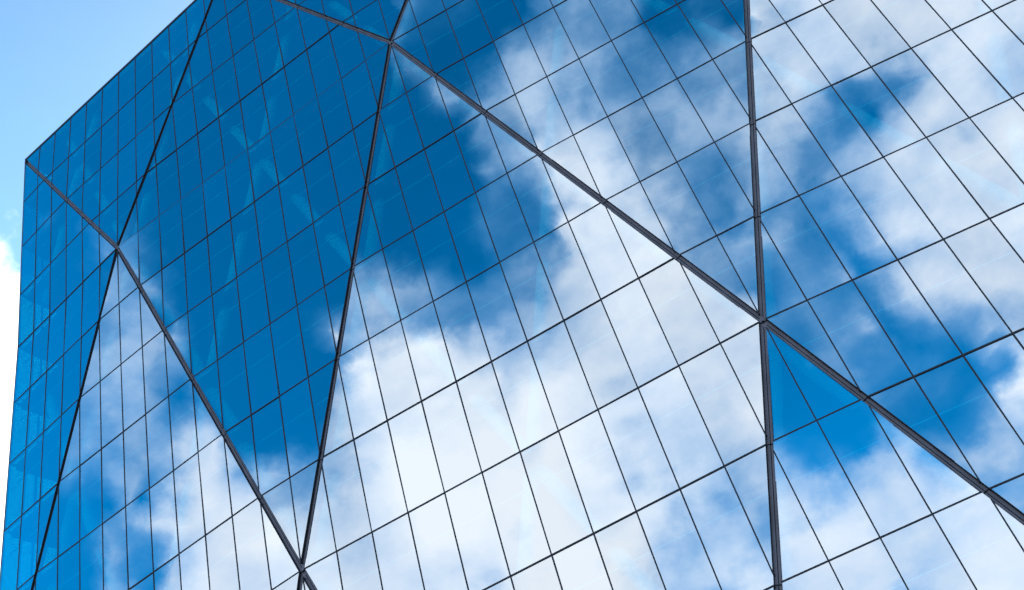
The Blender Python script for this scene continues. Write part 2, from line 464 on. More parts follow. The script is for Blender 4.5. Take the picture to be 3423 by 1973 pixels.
# ------------------------------------------------------------------ sky, clouds, sun
SUN_EL, SUN_AZ = 45.0, -15.0             # azimuth from +Y towards +X
SKY = [
    [1, 0, 0, 0, 0, 0, 0, 0, 0, 1, 1, 2, 3, 4, 5, 7, 8, 10, 12, 14, 16, 19, 22, 25, 28, 31, 34, 37, 39, 40, 42, 43, 43, 44, 44, 44, 44, 44, 44, 43, 43, 43, 43, 43, 43, 44, 44, 44, 44, 45, 45, 45, 46, 46, 46, 46, 46, 46, 45, 44, 43, 41, 40, 39, 38, 37, 36, 36, 35, 35, 35, 36, 37, 38, 39, 40, 40, 40, 40, 40, 41, 42, 43, 42, 41, 40, 41, 43, 44, 44, 44, 44, 44, 44, 42, 39, 37, 35, 32, 30, 28, 27, 26, 26, 26, 26, 26, 27, 27, 27, 28, 29, 29, 30, 30, 31, 31, 31, 31, 31, 31, 32, 32, 32, 33],
    [0, 0, 0, 0, 0, 0, 0, 0, 0, 0, 1, 1, 2, 4, 5, 7, 8, 10, 12, 14, 17, 19, 22, 25, 28, 31, 34, 37, 39, 40, 42, 43, 43, 44, 44, 44, 44, 44, 44, 44, 43, 43, 43, 43, 44, 44, 44, 44, 44, 45, 45, 45, 46, 46, 46, 47, 47, 46, 45, 44, 43, 42, 40, 39, 38, 37, 36, 36, 35, 35, 35, 35, 36, 37, 38, 39, 39, 39, 40, 41, 43, 44, 44, 43, 42, 40, 39, 44, 45, 45, 44, 44, 44, 44, 44, 39, 35, 33, 30, 28, 26, 26, 25, 25, 25, 26, 26, 26, 27, 28, 28, 29, 30, 31, 31, 32, 32, 32, 32, 32, 32, 32, 32, 33, 33],
    [0, 0, 0, 0, 0, 0, 0, 0, 0, 0, 1, 1, 2, 4, 5, 7, 9, 10, 12, 14, 17, 19, 22, 25, 28, 31, 34, 36, 38, 40, 41, 43, 43, 44, 44, 44, 44, 44, 44, 44, 44, 44, 44, 44, 44, 44, 44, 44, 44, 45, 45, 45, 46, 46, 47, 47, 47, 46, 46, 45, 44, 42, 41, 39, 38, 37, 36, 36, 35, 35, 35, 35, 35, 36, 37, 38, 38, 39, 40, 41, 43, 44, 44, 44, 43, 38, 38, 40, 44, 44, 45, 45, 44, 44, 44, 40, 33, 30, 28, 27, 27, 26, 25, 25, 25, 25, 26, 26, 27, 28, 29, 29, 30, 31, 32, 33, 34, 33, 33, 33, 32, 32, 32, 33, 33],
    [0, 0, 0, 0, 0, 0, 0, 0, 0, 0, 1, 1, 2, 4, 5, 7, 9, 10, 12, 15, 17, 20, 22, 25, 28, 31, 34, 36, 38, 40, 41, 42, 43, 44, 44, 44, 44, 44, 44, 44, 44, 43, 44, 44, 44, 44, 44, 44, 44, 45, 45, 45, 46, 46, 47, 47, 47, 47, 46, 45, 44, 43, 41, 40, 39, 37, 36, 36, 35, 35, 35, 35, 35, 35, 36, 37, 38, 40, 40, 41, 41, 44, 45, 44, 45, 42, 39, 39, 39, 39, 43, 45, 44, 44, 44, 40, 30, 28, 27, 27, 27, 27, 26, 25, 25, 25, 26, 26, 27, 28, 29, 30, 31, 32, 34, 34, 35, 35, 35, 34, 34, 33, 33, 33, 33],
    [0, 0, 0, 0, 0, 0, 0, 0, 0, 0, 1, 1, 2, 4, 6, 7, 9, 11, 13, 15, 17, 20, 22, 25, 28, 31, 34, 36, 38, 40, 41, 42, 43, 44, 44, 44, 44, 44, 44, 44, 43, 43, 43, 44, 44, 44, 44, 44, 44, 45, 45, 45, 46, 46, 47, 47, 47, 47, 46, 45, 44, 43, 42, 40, 39, 38, 37, 36, 36, 37, 36, 36, 35, 35, 35, 36, 38, 40, 40, 39, 39, 43, 45, 44, 44, 41, 44, 43, 39, 44, 47, 43, 44, 43, 43, 35, 27, 27, 27, 27, 27, 28, 28, 27, 25, 25, 26, 27, 27, 28, 30, 31, 32, 33, 34, 35, 36, 36, 36, 36, 35, 34, 34, 33, 33],
    [0, 0, 0, 0, 0, 0, 0, 0, 0, 0, 1, 1, 3, 4, 6, 8, 9, 10, 11, 13, 16, 19, 22, 25, 28, 32, 35, 38, 40, 41, 42, 42, 43, 44, 44, 44, 44, 44, 44, 44, 43, 43, 43, 43, 44, 44, 44, 44, 44, 45, 45, 45, 46, 46, 47, 47, 47, 47, 46, 46, 45, 43, 42, 40, 38, 36, 36, 36, 37, 38, 38, 38, 37, 36, 35, 35, 38, 39, 40, 39, 38, 41, 45, 45, 44, 38, 37, 40, 37, 29, 33, 50, 38, 39, 39, 27, 25, 26, 28, 26, 28, 28, 28, 29, 28, 26, 26, 27, 28, 29, 30, 32, 33, 34, 35, 36, 37, 37, 38, 37, 37, 36, 35, 34, 34],
    [0, 0, 0, 0, 0, 0, 0, 0, 0, 0, 0, 1, 3, 4, 6, 6, 5, 3, 3, 4, 8, 13, 18, 23, 29, 36, 41, 43, 44, 44, 44, 44, 44, 44, 44, 44, 44, 44, 44, 44, 44, 43, 43, 43, 43, 44, 44, 44, 44, 45, 45, 45, 46, 46, 47, 47, 47, 47, 47, 46, 46, 45, 43, 40, 37, 35, 35, 36, 37, 38, 38, 38, 38, 37, 35, 34, 37, 39, 39, 39, 38, 39, 41, 41, 37, 34, 32, 37, 38, 21, 6, 19, 30, 32, 30, 22, 23, 24, 31, 28, 27, 28, 29, 30, 30, 28, 27, 27, 28, 30, 31, 32, 34, 35, 36, 37, 38, 38, 38, 38, 38, 37, 36, 35, 35],
    [0, 0, 0, 0, 0, 0, 0, 0, 0, 0, 0, 0, 2, 4, 5, 2, 1, 1, 1, 3, 6, 12, 16, 22, 30, 37, 42, 44, 44, 45, 45, 45, 45, 44, 44, 44, 44, 44, 44, 44, 44, 43, 42, 43, 43, 44, 44, 44, 44, 45, 45, 45, 46, 46, 46, 47, 47, 48, 49, 49, 48, 46, 44, 40, 37, 35, 34, 35, 37, 39, 32, 38, 37, 36, 35, 33, 34, 37, 38, 37, 37, 36, 35, 31, 26, 26, 32, 33, 32, 31, 29, 25, 26, 26, 21, 20, 21, 18, 16, 25, 29, 32, 31, 30, 31, 31, 29, 28, 29, 31, 32, 33, 35, 36, 37, 37, 38, 38, 39, 39, 38, 38, 37, 37, 36],
    [0, 0, 0, 0, 0, 0, 0, 0, 0, 0, 0, 0, 1, 3, 2, 1, 1, 1, 1, 2, 6, 12, 17, 21, 30, 37, 43, 44, 45, 45, 45, 45, 45, 45, 44, 44, 44, 44, 44, 44, 44, 43, 42, 43, 43, 44, 44, 44, 44, 44, 45, 45, 45, 45, 45, 46, 47, 48, 49, 50, 49, 47, 45, 42, 38, 35, 30, 31, 37, 40, 40, 41, 34, 33, 32, 32, 32, 34, 34, 33, 32, 30, 29, 18, 4, 15, 3, 11, 21, 23, 26, 24, 25, 23, 17, 17, 18, 14, 18, 24, 33, 33, 24, 30, 31, 32, 32, 31, 30, 32, 33, 34, 35, 36, 37, 38, 38, 39, 39, 39, 39, 38, 38, 38, 37],
    [0, 0, 0, 0, 0, 0, 0, 0, 0, 0, 0, 0, 0, 2, 1, 1, 0, 0, 0, 1, 0, 16, 25, 21, 31, 39, 45, 44, 44, 44, 44, 44, 45, 45, 44, 44, 44, 44, 44, 44, 44, 42, 41, 43, 44, 44, 44, 44, 44, 44, 44, 45, 45, 45, 45, 45, 47, 48, 49, 50, 50, 49, 47, 44, 39, 36, 34, 34, 34, 36, 34, 29, 30, 31, 30, 30, 31, 30, 29, 27, 24, 23, 20, 15, 4, 1, 0, 0, 7, 37, 18, 19, 21, 16, 12, 13, 15, 19, 19, 25, 25, 27, 31, 19, 33, 31, 32, 33, 33, 33, 34, 35, 36, 37, 37, 38, 38, 39, 39, 39, 39, 39, 38, 38, 38],
    [0, 0, 0, 0, 0, 0, 0, 0, 0, 0, 0, 0, 0, 1, 1, 1, 1, 0, 1, 0, 0, 21, 13, 5, 35, 38, 45, 44, 45, 45, 45, 46, 46, 46, 45, 44, 44, 44, 44, 44, 43, 40, 41, 43, 44, 44, 44, 44, 44, 44, 44, 45, 45, 45, 45, 45, 45, 50, 50, 50, 50, 50, 47, 43, 40, 37, 30, 29, 34, 30, 27, 28, 28, 30, 30, 31, 31, 28, 23, 19, 15, 12, 8, 4, 1, 0, 0, 0, 5, 10, 9, 12, 15, 11, 9, 9, 7, 9, 10, 7, 9, 17, 39, 48, 50, 32, 33, 35, 37, 37, 36, 36, 36, 37, 38, 38, 38, 39, 39, 39, 39, 39, 38, 38, 38],
    [0, 0, 0, 0, 0, 0, 0, 0, 0, 0, 0, 0, 0, 1, 1, 1, 1, 0, 1, 0, 7, 31, 22, 15, 38, 41, 45, 49, 50, 50, 50, 47, 47, 46, 44, 44, 44, 44, 44, 44, 42, 40, 41, 44, 44, 44, 44, 44, 44, 45, 45, 44, 45, 45, 44, 44, 44, 47, 50, 50, 50, 50, 49, 48, 44, 38, 28, 23, 30, 29, 28, 28, 29, 30, 32, 33, 34, 30, 21, 12, 8, 5, 3, 0, 0, 0, 0, 0, 24, 6, 5, 7, 12, 12, 11, 7, 2, 5, 5, 1, 2, 5, 9, 12, 37, 30, 35, 37, 39, 40, 40, 40, 38, 38, 38, 38, 38, 39, 39, 39, 39, 39, 39, 38, 38],
    [0, 0, 0, 0, 0, 0, 0, 0, 0, 0, 0, 0, 0, 1, 2, 2, 2, 1, 0, 1, 3, 20, 21, 32, 41, 42, 45, 47, 48, 50, 50, 48, 48, 46, 42, 43, 43, 44, 44, 43, 43, 41, 42, 44, 44, 44, 44, 45, 44, 44, 44, 45, 44, 44, 44, 45, 46, 48, 50, 50, 50, 50, 50, 50, 49, 44, 40, 34, 31, 27, 29, 32, 33, 34, 35, 36, 37, 35, 25, 10, 3, 2, 1, 0, 0, 0, 0, 16, 13, 4, 5, 8, 15, 16, 15, 15, 13, 9, 5, 8, 10, 3, 26, 36, 34, 37, 39, 40, 40, 41, 41, 42, 41, 39, 38, 38, 38, 39, 39, 39, 39, 39, 39, 39, 38],
    [0, 0, 0, 0, 0, 0, 0, 0, 0, 0, 0, 0, 0, 1, 5, 5, 5, 5, 3, 3, 1, 0, 21, 0, 27, 45, 44, 41, 40, 40, 45, 46, 46, 41, 40, 42, 50, 45, 45, 42, 41, 41, 41, 44, 44, 44, 45, 44, 43, 43, 44, 45, 47, 50, 49, 50, 50, 50, 50, 50, 50, 49, 45, 47, 50, 46, 44, 40, 37, 31, 28, 34, 37, 37, 39, 40, 41, 41, 34, 16, 3, 1, 1, 1, 1, 0, 1, 22, 8, 4, 6, 12, 15, 16, 19, 22, 19, 13, 13, 9, 3, 13, 21, 27, 35, 40, 40, 43, 40, 41, 42, 43, 43, 41, 39, 38, 38, 39, 39, 39, 39, 39, 39, 39, 39],
    [0, 0, 0, 0, 0, 0, 0, 0, 0, 0, 0, 0, 0, 2, 9, 10, 10, 12, 16, 8, 10, 18, 24, 16, 27, 43, 41, 30, 24, 34, 40, 41, 37, 36, 37, 40, 42, 44, 44, 41, 38, 37, 38, 43, 43, 43, 44, 50, 37, 38, 41, 44, 47, 50, 50, 50, 50, 50, 50, 50, 50, 49, 45, 43, 40, 40, 44, 42, 40, 35, 27, 33, 41, 42, 42, 43, 43, 44, 42, 31, 8, 2, 2, 2, 18, 3, 7, 5, 4, 4, 8, 12, 13, 12, 18, 22, 23, 22, 26, 5, 15, 22, 29, 36, 35, 38, 39, 38, 42, 42, 45, 43, 42, 40, 38, 37, 38, 38, 39, 39, 39, 39, 39, 39, 39],
    [0, 0, 0, 0, 0, 0, 0, 0, 0, 0, 0, 0, 0, 2, 13, 16, 16, 20, 20, 22, 19, 17, 20, 28, 32, 37, 44, 34, 32, 34, 35, 32, 27, 30, 37, 43, 38, 36, 34, 34, 33, 33, 32, 39, 41, 40, 38, 34, 33, 32, 34, 38, 45, 50, 50, 50, 50, 50, 50, 50, 50, 50, 49, 47, 43, 40, 40, 39, 39, 38, 35, 37, 43, 45, 44, 44, 44, 44, 44, 41, 21, 5, 3, 3, 5, 9, 5, 4, 4, 5, 11, 12, 12, 13, 4, 14, 18, 15, 15, 7, 25, 34, 40, 39, 34, 36, 40, 40, 42, 47, 45, 43, 39, 37, 36, 35, 36, 38, 38, 39, 39, 39, 39, 39, 39],
    [0, 0, 0, 0, 0, 0, 0, 0, 0, 0, 0, 0, 0, 1, 16, 20, 21, 22, 23, 22, 19, 21, 25, 22, 20, 29, 21, 0, 27, 31, 28, 16, 18, 25, 41, 32, 32, 31, 30, 29, 27, 26, 25, 29, 35, 34, 33, 31, 32, 28, 31, 37, 43, 49, 50, 50, 50, 50, 49, 48, 49, 50, 49, 47, 44, 43, 42, 41, 41, 40, 40, 40, 43, 44, 44, 44, 44, 44, 44, 43, 34, 21, 14, 9, 6, 5, 5, 5, 5, 9, 12, 12, 13, 23, 14, 9, 15, 12, 10, 9, 20, 35, 38, 37, 35, 35, 36, 39, 42, 43, 42, 38, 30, 33, 35, 36, 37, 38, 39, 39, 39, 39, 39, 39, 39],
    [0, 0, 0, 0, 0, 0, 0, 0, 0, 0, 0, 0, 0, 1, 15, 23, 23, 23, 20, 23, 24, 25, 28, 17, 0, 11, 7, 14, 23, 23, 9, 6, 7, 2, 16, 27, 28, 26, 25, 35, 18, 16, 15, 18, 29, 29, 29, 28, 26, 23, 26, 35, 40, 44, 46, 48, 48, 47, 46, 41, 42, 47, 46, 45, 44, 44, 43, 43, 43, 42, 41, 42, 44, 44, 44, 44, 44, 44, 44, 43, 35, 33, 33, 32, 30, 26, 21, 16, 13, 13, 13, 13, 13, 12, 14, 17, 18, 17, 9, 14, 22, 27, 33, 36, 36, 39, 37, 36, 40, 41, 39, 31, 30, 35, 36, 37, 38, 39, 40, 39, 39, 39, 39, 39, 39],
    [0, 0, 0, 0, 0, 0, 0, 0, 0, 0, 0, 0, 0, 1, 9, 24, 25, 26, 26, 28, 28, 25, 22, 16, 7, 20, 13, 15, 16, 7, 2, 1, 0, 3, 2, 2, 5, 4, 3, 15, 7, 7, 7, 9, 23, 27, 27, 27, 22, 19, 24, 34, 48, 45, 46, 45, 45, 45, 48, 50, 37, 37, 38, 39, 40, 38, 39, 42, 44, 44, 44, 43, 44, 45, 44, 44, 44, 44, 44, 40, 31, 30, 37, 41, 40, 34, 26, 24, 22, 17, 14, 14, 15, 13, 0, 27, 25, 21, 16, 13, 17, 23, 27, 31, 33, 37, 39, 39, 41, 39, 41, 38, 35, 36, 39, 40, 40, 40, 40, 40, 39, 39, 39, 39, 39],
    [0, 0, 0, 0, 0, 0, 0, 0, 0, 0, 0, 0, 0, 1, 4, 22, 26, 27, 28, 28, 28, 27, 26, 23, 21, 17, 16, 14, 8, 2, 1, 0, 0, 0, 0, 0, 0, 0, 0, 1, 2, 2, 2, 4, 14, 26, 27, 28, 26, 15, 24, 50, 49, 47, 47, 48, 50, 49, 37, 35, 33, 28, 31, 32, 35, 37, 38, 40, 44, 45, 45, 45, 44, 44, 44, 44, 44, 44, 42, 30, 27, 28, 35, 43, 38, 28, 21, 21, 20, 19, 16, 16, 17, 19, 21, 10, 18, 19, 21, 18, 13, 18, 19, 21, 26, 28, 32, 33, 33, 35, 39, 42, 41, 40, 41, 41, 41, 40, 41, 40, 40, 39, 39, 39, 39],
    [0, 0, 0, 0, 0, 0, 0, 0, 0, 0, 0, 0, 0, 1, 3, 13, 25, 25, 25, 25, 25, 27, 28, 30, 26, 22, 20, 13, 7, 3, 0, 0, 0, 0, 0, 0, 0, 0, 0, 0, 0, 2, 3, 4, 9, 23, 28, 29, 30, 22, 18, 29, 34, 42, 42, 41, 33, 23, 17, 17, 18, 20, 21, 24, 29, 32, 37, 43, 44, 44, 44, 44, 44, 44, 44, 44, 44, 43, 33, 27, 26, 27, 29, 23, 12, 4, 14, 19, 20, 20, 21, 19, 20, 21, 21, 21, 23, 23, 25, 26, 22, 18, 19, 13, 8, 0, 14, 14, 30, 35, 40, 41, 41, 41, 41, 41, 41, 41, 41, 40, 40, 39, 39, 39, 39],
    [0, 0, 0, 0, 0, 0, 0, 0, 0, 0, 0, 0, 1, 5, 5, 9, 21, 24, 22, 21, 23, 26, 28, 28, 27, 24, 17, 10, 13, 14, 9, 0, 0, 0, 0, 0, 0, 0, 0, 0, 0, 5, 7, 8, 10, 19, 27, 28, 29, 28, 33, 27, 26, 26, 27, 26, 27, 26, 20, 15, 15, 14, 18, 23, 26, 27, 32, 44, 45, 44, 44, 44, 44, 44, 44, 44, 43, 35, 28, 27, 27, 25, 29, 23, 16, 19, 28, 23, 22, 23, 23, 23, 22, 23, 23, 24, 25, 26, 28, 30, 31, 27, 24, 21, 12, 11, 17, 24, 33, 36, 39, 41, 41, 41, 41, 41, 41, 41, 41, 40, 39, 39, 39, 39, 39],
    [0, 0, 0, 0, 0, 0, 0, 0, 0, 0, 0, 1, 9, 16, 13, 8, 18, 23, 22, 23, 22, 24, 34, 27, 25, 17, 9, 9, 15, 27, 17, 3, 0, 0, 0, 0, 0, 0, 4, 17, 37, 24, 10, 10, 10, 13, 24, 27, 27, 27, 27, 28, 27, 27, 24, 25, 24, 21, 14, 6, 5, 9, 14, 16, 19, 21, 40, 46, 43, 45, 44, 44, 44, 44, 44, 44, 39, 32, 30, 28, 28, 28, 26, 24, 24, 25, 25, 24, 24, 24, 25, 26, 25, 25, 26, 27, 28, 29, 31, 31, 33, 36, 34, 34, 33, 30, 35, 39, 38, 40, 41, 41, 41, 41, 41, 41, 41, 41, 40, 39, 39, 39, 39, 39, 39],
    [0, 0, 0, 0, 0, 0, 0, 0, 0, 5, 0, 1, 9, 18, 11, 7, 14, 21, 22, 22, 22, 19, 23, 23, 17, 10, 8, 0, 1, 5, 4, 1, 0, 0, 0, 0, 0, 0, 3, 10, 9, 8, 7, 6, 5, 6, 17, 23, 23, 22, 23, 20, 24, 22, 20, 9, 5, 9, 8, 0, 0, 2, 11, 11, 11, 14, 44, 47, 46, 44, 44, 44, 44, 44, 44, 42, 36, 35, 33, 31, 25, 28, 27, 22, 14, 15, 22, 27, 27, 27, 26, 27, 27, 27, 28, 29, 30, 31, 31, 28, 33, 37, 41, 40, 40, 41, 42, 41, 41, 41, 41, 40, 41, 41, 41, 41, 41, 40, 39, 38, 38, 39, 39, 39, 39],
    [0, 0, 0, 0, 0, 0, 0, 0, 0, 0, 1, 0, 2, 3, 3, 2, 2, 7, 16, 22, 22, 22, 21, 16, 12, 15, 20, 17, 6, 0, 0, 0, 0, 0, 0, 0, 0, 0, 0, 0, 0, 0, 0, 2, 2, 2, 7, 16, 16, 15, 13, 7, 2, 2, 1, 0, 0, 0, 0, 1, 2, 5, 11, 11, 10, 13, 16, 29, 38, 45, 44, 44, 44, 44, 43, 39, 38, 38, 39, 38, 40, 34, 31, 25, 18, 13, 20, 27, 31, 29, 28, 27, 27, 27, 28, 31, 32, 33, 34, 34, 35, 36, 38, 41, 41, 40, 41, 41, 41, 40, 41, 41, 41, 41, 41, 40, 39, 38, 38, 38, 38, 38, 39, 39, 39],
    [0, 0, 0, 0, 0, 0, 0, 0, 0, 0, 0, 1, 1, 0, 0, 0, 0, 0, 0, 5, 11, 16, 13, 12, 12, 15, 15, 14, 7, 1, 0, 0, 0, 0, 0, 0, 0, 0, 0, 0, 0, 0, 0, 0, 0, 0, 2, 7, 8, 7, 6, 2, 0, 1, 1, 1, 1, 1, 1, 1, 1, 0, 8, 15, 13, 14, 26, 38, 45, 43, 43, 41, 42, 42, 41, 41, 40, 39, 37, 39, 38, 37, 30, 22, 17, 17, 18, 23, 28, 31, 29, 28, 27, 27, 26, 28, 33, 35, 36, 36, 36, 34, 36, 36, 36, 36, 39, 41, 40, 41, 41, 41, 41, 41, 40, 39, 38, 38, 38, 38, 38, 38, 39, 39, 39],
    [0, 0, 0, 0, 0, 0, 0, 0, 0, 0, 0, 0, 0, 0, 0, 0, 0, 0, 0, 0, 1, 6, 10, 11, 11, 10, 11, 9, 3, 0, 0, 0, 0, 0, 0, 0, 0, 0, 0, 0, 0, 0, 2, 0, 0, 0, 1, 2, 3, 3, 2, 2, 1, 1, 1, 1, 1, 1, 1, 1, 1, 1, 0, 16, 18, 19, 21, 33, 50, 41, 36, 38, 40, 42, 42, 42, 44, 48, 40, 39, 37, 32, 26, 22, 20, 20, 22, 23, 25, 28, 30, 27, 26, 25, 24, 24, 27, 34, 36, 36, 36, 35, 33, 37, 35, 35, 35, 38, 39, 39, 40, 40, 40, 40, 38, 37, 37, 38, 38, 38, 38, 38, 39, 39, 39],
    [0, 0, 0, 0, 0, 0, 0, 0, 0, 0, 0, 0, 0, 0, 0, 0, 0, 0, 0, 0, 0, 3, 8, 9, 8, 7, 3, 2, 1, 0, 0, 0, 0, 0, 0, 0, 0, 0, 0, 0, 0, 0, 1, 0, 0, 0, 0, 1, 2, 1, 1, 1, 1, 0, 1, 1, 1, 1, 1, 1, 1, 1, 2, 18, 17, 22, 27, 30, 29, 29, 31, 34, 39, 41, 42, 44, 44, 45, 43, 40, 36, 31, 29, 28, 25, 24, 25, 27, 28, 27, 25, 23, 23, 23, 22, 20, 19, 23, 33, 35, 35, 32, 23, 0, 44, 34, 36, 37, 37, 38, 39, 39, 39, 38, 37, 37, 37, 38, 38, 38, 38, 38, 39, 39, 39],
    [0, 0, 0, 0, 0, 0, 0, 0, 0, 0, 0, 0, 0, 0, 0, 0, 0, 0, 0, 0, 0, 1, 4, 6, 5, 3, 1, 0, 0, 0, 0, 0, 0, 0, 0, 0, 0, 0, 0, 0, 0, 0, 0, 0, 0, 0, 0, 0, 1, 1, 1, 1, 1, 1, 0, 1, 1, 1, 1, 1, 1, 2, 0, 6, 17, 18, 23, 23, 22, 24, 28, 34, 37, 39, 44, 50, 45, 43, 41, 38, 32, 27, 27, 27, 28, 28, 28, 26, 25, 23, 22, 22, 22, 22, 20, 17, 15, 14, 17, 29, 33, 33, 33, 31, 32, 34, 35, 35, 36, 36, 37, 37, 37, 37, 37, 37, 37, 38, 38, 38, 38, 38, 38, 39, 39],
    [0, 0, 0, 0, 0, 0, 0, 0, 0, 0, 0, 0, 0, 0, 0, 0, 0, 0, 0, 0, 0, 0, 1, 2, 2, 1, 1, 0, 0, 0, 0, 0, 0, 0, 0, 0, 0, 0, 0, 0, 0, 0, 0, 1, 0, 0, 0, 0, 0, 1, 1, 1, 1, 1, 1, 1, 1, 1, 1, 1, 0, 0, 1, 17, 17, 16, 17, 17, 19, 22, 27, 30, 32, 36, 47, 41, 39, 38, 36, 33, 27, 24, 23, 24, 25, 25, 24, 22, 21, 21, 22, 23, 22, 20, 10, 9, 10, 10, 9, 12, 24, 31, 32, 32, 32, 33, 33, 34, 35, 35, 36, 36, 37, 37, 37, 37, 37, 38, 38, 38, 38, 38, 38, 38, 39],
    [0, 0, 0, 0, 0, 0, 0, 0, 0, 0, 0, 0, 0, 0, 0, 0, 0, 0, 0, 0, 0, 0, 0, 0, 1, 0, 0, 0, 0, 0, 0, 0, 0, 0, 0, 0, 0, 0, 0, 0, 0, 0, 0, 0, 0, 0, 0, 0, 0, 0, 0, 1, 2, 2, 2, 9, 1, 1, 1, 0, 10, 22, 22, 18, 17, 16, 14, 15, 18, 22, 24, 25, 26, 26, 27, 31, 31, 30, 27, 23, 21, 21, 20, 18, 19, 20, 19, 18, 19, 19, 17, 17, 11, 0, 4, 5, 5, 7, 7, 7, 10, 19, 27, 29, 30, 31, 32, 33, 34, 35, 36, 36, 36, 37, 37, 37, 37, 38, 38, 38, 38, 38, 38, 38, 38],
    [0, 0, 0, 0, 0, 0, 0, 0, 0, 0, 0, 0, 0, 0, 0, 0, 0, 0, 0, 0, 0, 0, 0, 0, 0, 0, 0, 0, 0, 0, 0, 0, 0, 0, 0, 0, 0, 0, 0, 0, 0, 0, 0, 0, 0, 0, 0, 0, 0, 0, 0, 1, 2, 3, 5, 6, 16, 1, 0, 16, 19, 14, 5, 17, 15, 14, 14, 14, 16, 18, 21, 22, 22, 24, 26, 28, 27, 28, 28, 26, 24, 22, 20, 17, 16, 15, 13, 8, 2, 3, 4, 8, 4, 5, 8, 5, 5, 6, 6, 6, 8, 13, 21, 25, 27, 28, 30, 31, 33, 34, 34, 35, 36, 36, 37, 37, 37, 37, 38, 38, 38, 38, 38, 38, 38],
    [0, 0, 0, 0, 0, 0, 0, 0, 0, 0, 0, 0, 0, 0, 0, 0, 0, 0, 0, 0, 0, 0, 0, 0, 0, 0, 0, 0, 0, 0, 0, 0, 0, 0, 0, 0, 0, 0, 0, 0, 0, 0, 0, 0, 0, 0, 0, 0, 0, 0, 0, 0, 2, 4, 5, 7, 7, 14, 1, 18, 10, 15, 15, 14, 14, 11, 8, 8, 9, 11, 16, 19, 21, 24, 25, 26, 28, 27, 27, 26, 23, 20, 17, 17, 17, 16, 14, 1, 1, 1, 2, 5, 15, 6, 6, 6, 6, 6, 6, 6, 8, 14, 18, 21, 23, 24, 26, 28, 29, 31, 32, 33, 34, 35, 36, 36, 36, 37, 37, 37, 37, 38, 38, 38, 38],
    [0, 0, 0, 0, 0, 0, 0, 0, 0, 0, 0, 0, 0, 0, 0, 0, 0, 0, 0, 0, 0, 0, 0, 0, 0, 0, 0, 0, 0, 0, 0, 0, 0, 0, 0, 0, 0, 0, 0, 0, 0, 0, 0, 0, 0, 0, 0, 0, 0, 0, 0, 0, 1, 4, 6, 7, 9, 9, 19, 9, 12, 12, 12, 10, 6, 3, 2, 3, 4, 8, 4, 9, 14, 17, 19, 26, 28, 30, 27, 24, 22, 20, 18, 16, 17, 17, 18, 10, 0, 4, 2, 3, 4, 5, 5, 5, 6, 6, 7, 8, 12, 15, 17, 18, 19, 21, 22, 24, 25, 27, 29, 30, 31, 33, 34, 34, 35, 36, 36, 36, 37, 37, 37, 37, 37],
    [0, 0, 0, 0, 0, 0, 0, 0, 0, 0, 0, 0, 0, 0, 0, 0, 0, 0, 0, 0, 0, 0, 0, 0, 0, 0, 0, 0, 0, 0, 0, 0, 0, 0, 0, 0, 0, 0, 0, 0, 0, 0, 0, 0, 0, 0, 0, 0, 0, 0, 0, 0, 1, 3, 7, 8, 8, 9, 10, 10, 10, 9, 7, 4, 2, 0, 0, 0, 0, 0, 0, 0, 0, 0, 0, 2, 11, 16, 19, 20, 21, 22, 20, 19, 17, 17, 16, 16, 12, 8, 7, 6, 5, 5, 5, 5, 6, 8, 10, 13, 14, 15, 15, 16, 16, 17, 18, 19, 21, 22, 24, 26, 27, 29, 30, 31, 32, 33, 34, 35, 35, 35, 36, 36, 36],
    [0, 0, 0, 0, 0, 0, 0, 0, 0, 0, 0, 0, 0, 0, 0, 0, 0, 0, 0, 0, 0, 0, 0, 0, 0, 0, 0, 0, 0, 0, 0, 0, 0, 0, 0, 0, 0, 0, 0, 0, 0, 0, 0, 0, 0, 0, 0, 0, 0, 0, 0, 0, 0, 2, 4, 6, 7, 8, 9, 9, 8, 6, 6, 9, 8, 13, 0, 0, 0, 0, 0, 0, 0, 0, 0, 0, 0, 0, 0, 13, 15, 20, 23, 20, 19, 18, 17, 16, 14, 12, 10, 9, 7, 6, 7, 8, 10, 12, 14, 14, 14, 14, 14, 14, 15, 15, 15, 16, 17, 18, 19, 21, 22, 24, 25, 27, 28, 29, 30, 31, 32, 33, 33, 34, 34],
    [0, 0, 0, 0, 0, 0, 0, 0, 0, 0, 0, 0, 0, 0, 0, 0, 0, 0, 0, 0, 0, 0, 0, 0, 0, 0, 0, 0, 0, 0, 0, 0, 0, 0, 0, 0, 0, 0, 0, 0, 0, 0, 0, 0, 0, 0, 0, 0, 0, 0, 0, 0, 0, 0, 0, 0, 0, 1, 2, 4, 7, 7, 8, 11, 11, 12, 12, 5, 4, 3, 3, 3, 3, 2, 2, 1, 0, 3, 4, 13, 11, 15, 17, 17, 18, 18, 18, 17, 16, 15, 14, 13, 12, 12, 13, 13, 14, 14, 14, 14, 14, 13, 13, 13, 13, 14, 14, 14, 14, 15, 16, 17, 18, 19, 20, 21, 23, 24, 25, 27, 28, 29, 30, 30, 31],
    [0, 0, 0, 0, 0, 0, 0, 0, 0, 0, 0, 0, 0, 0, 0, 0, 0, 0, 0, 0, 0, 0, 0, 0, 0, 0, 0, 0, 0, 0, 0, 0, 0, 0, 0, 0, 0, 0, 0, 0, 0, 0, 0, 0, 0, 0, 0, 0, 0, 0, 0, 0, 0, 0, 0, 0, 0, 0, 1, 1, 3, 6, 8, 10, 12, 12, 16, 14, 9, 7, 6, 7, 7, 13, 5, 3, 2, 2, 3, 5, 7, 9, 12, 14, 16, 17, 17, 17, 17, 16, 15, 15, 14, 14, 14, 14, 14, 14, 14, 13, 13, 13, 13, 13, 13, 13, 13, 13, 13, 13, 14, 14, 14, 15, 16, 17, 18, 19, 20, 22, 23, 24, 25, 26, 27],
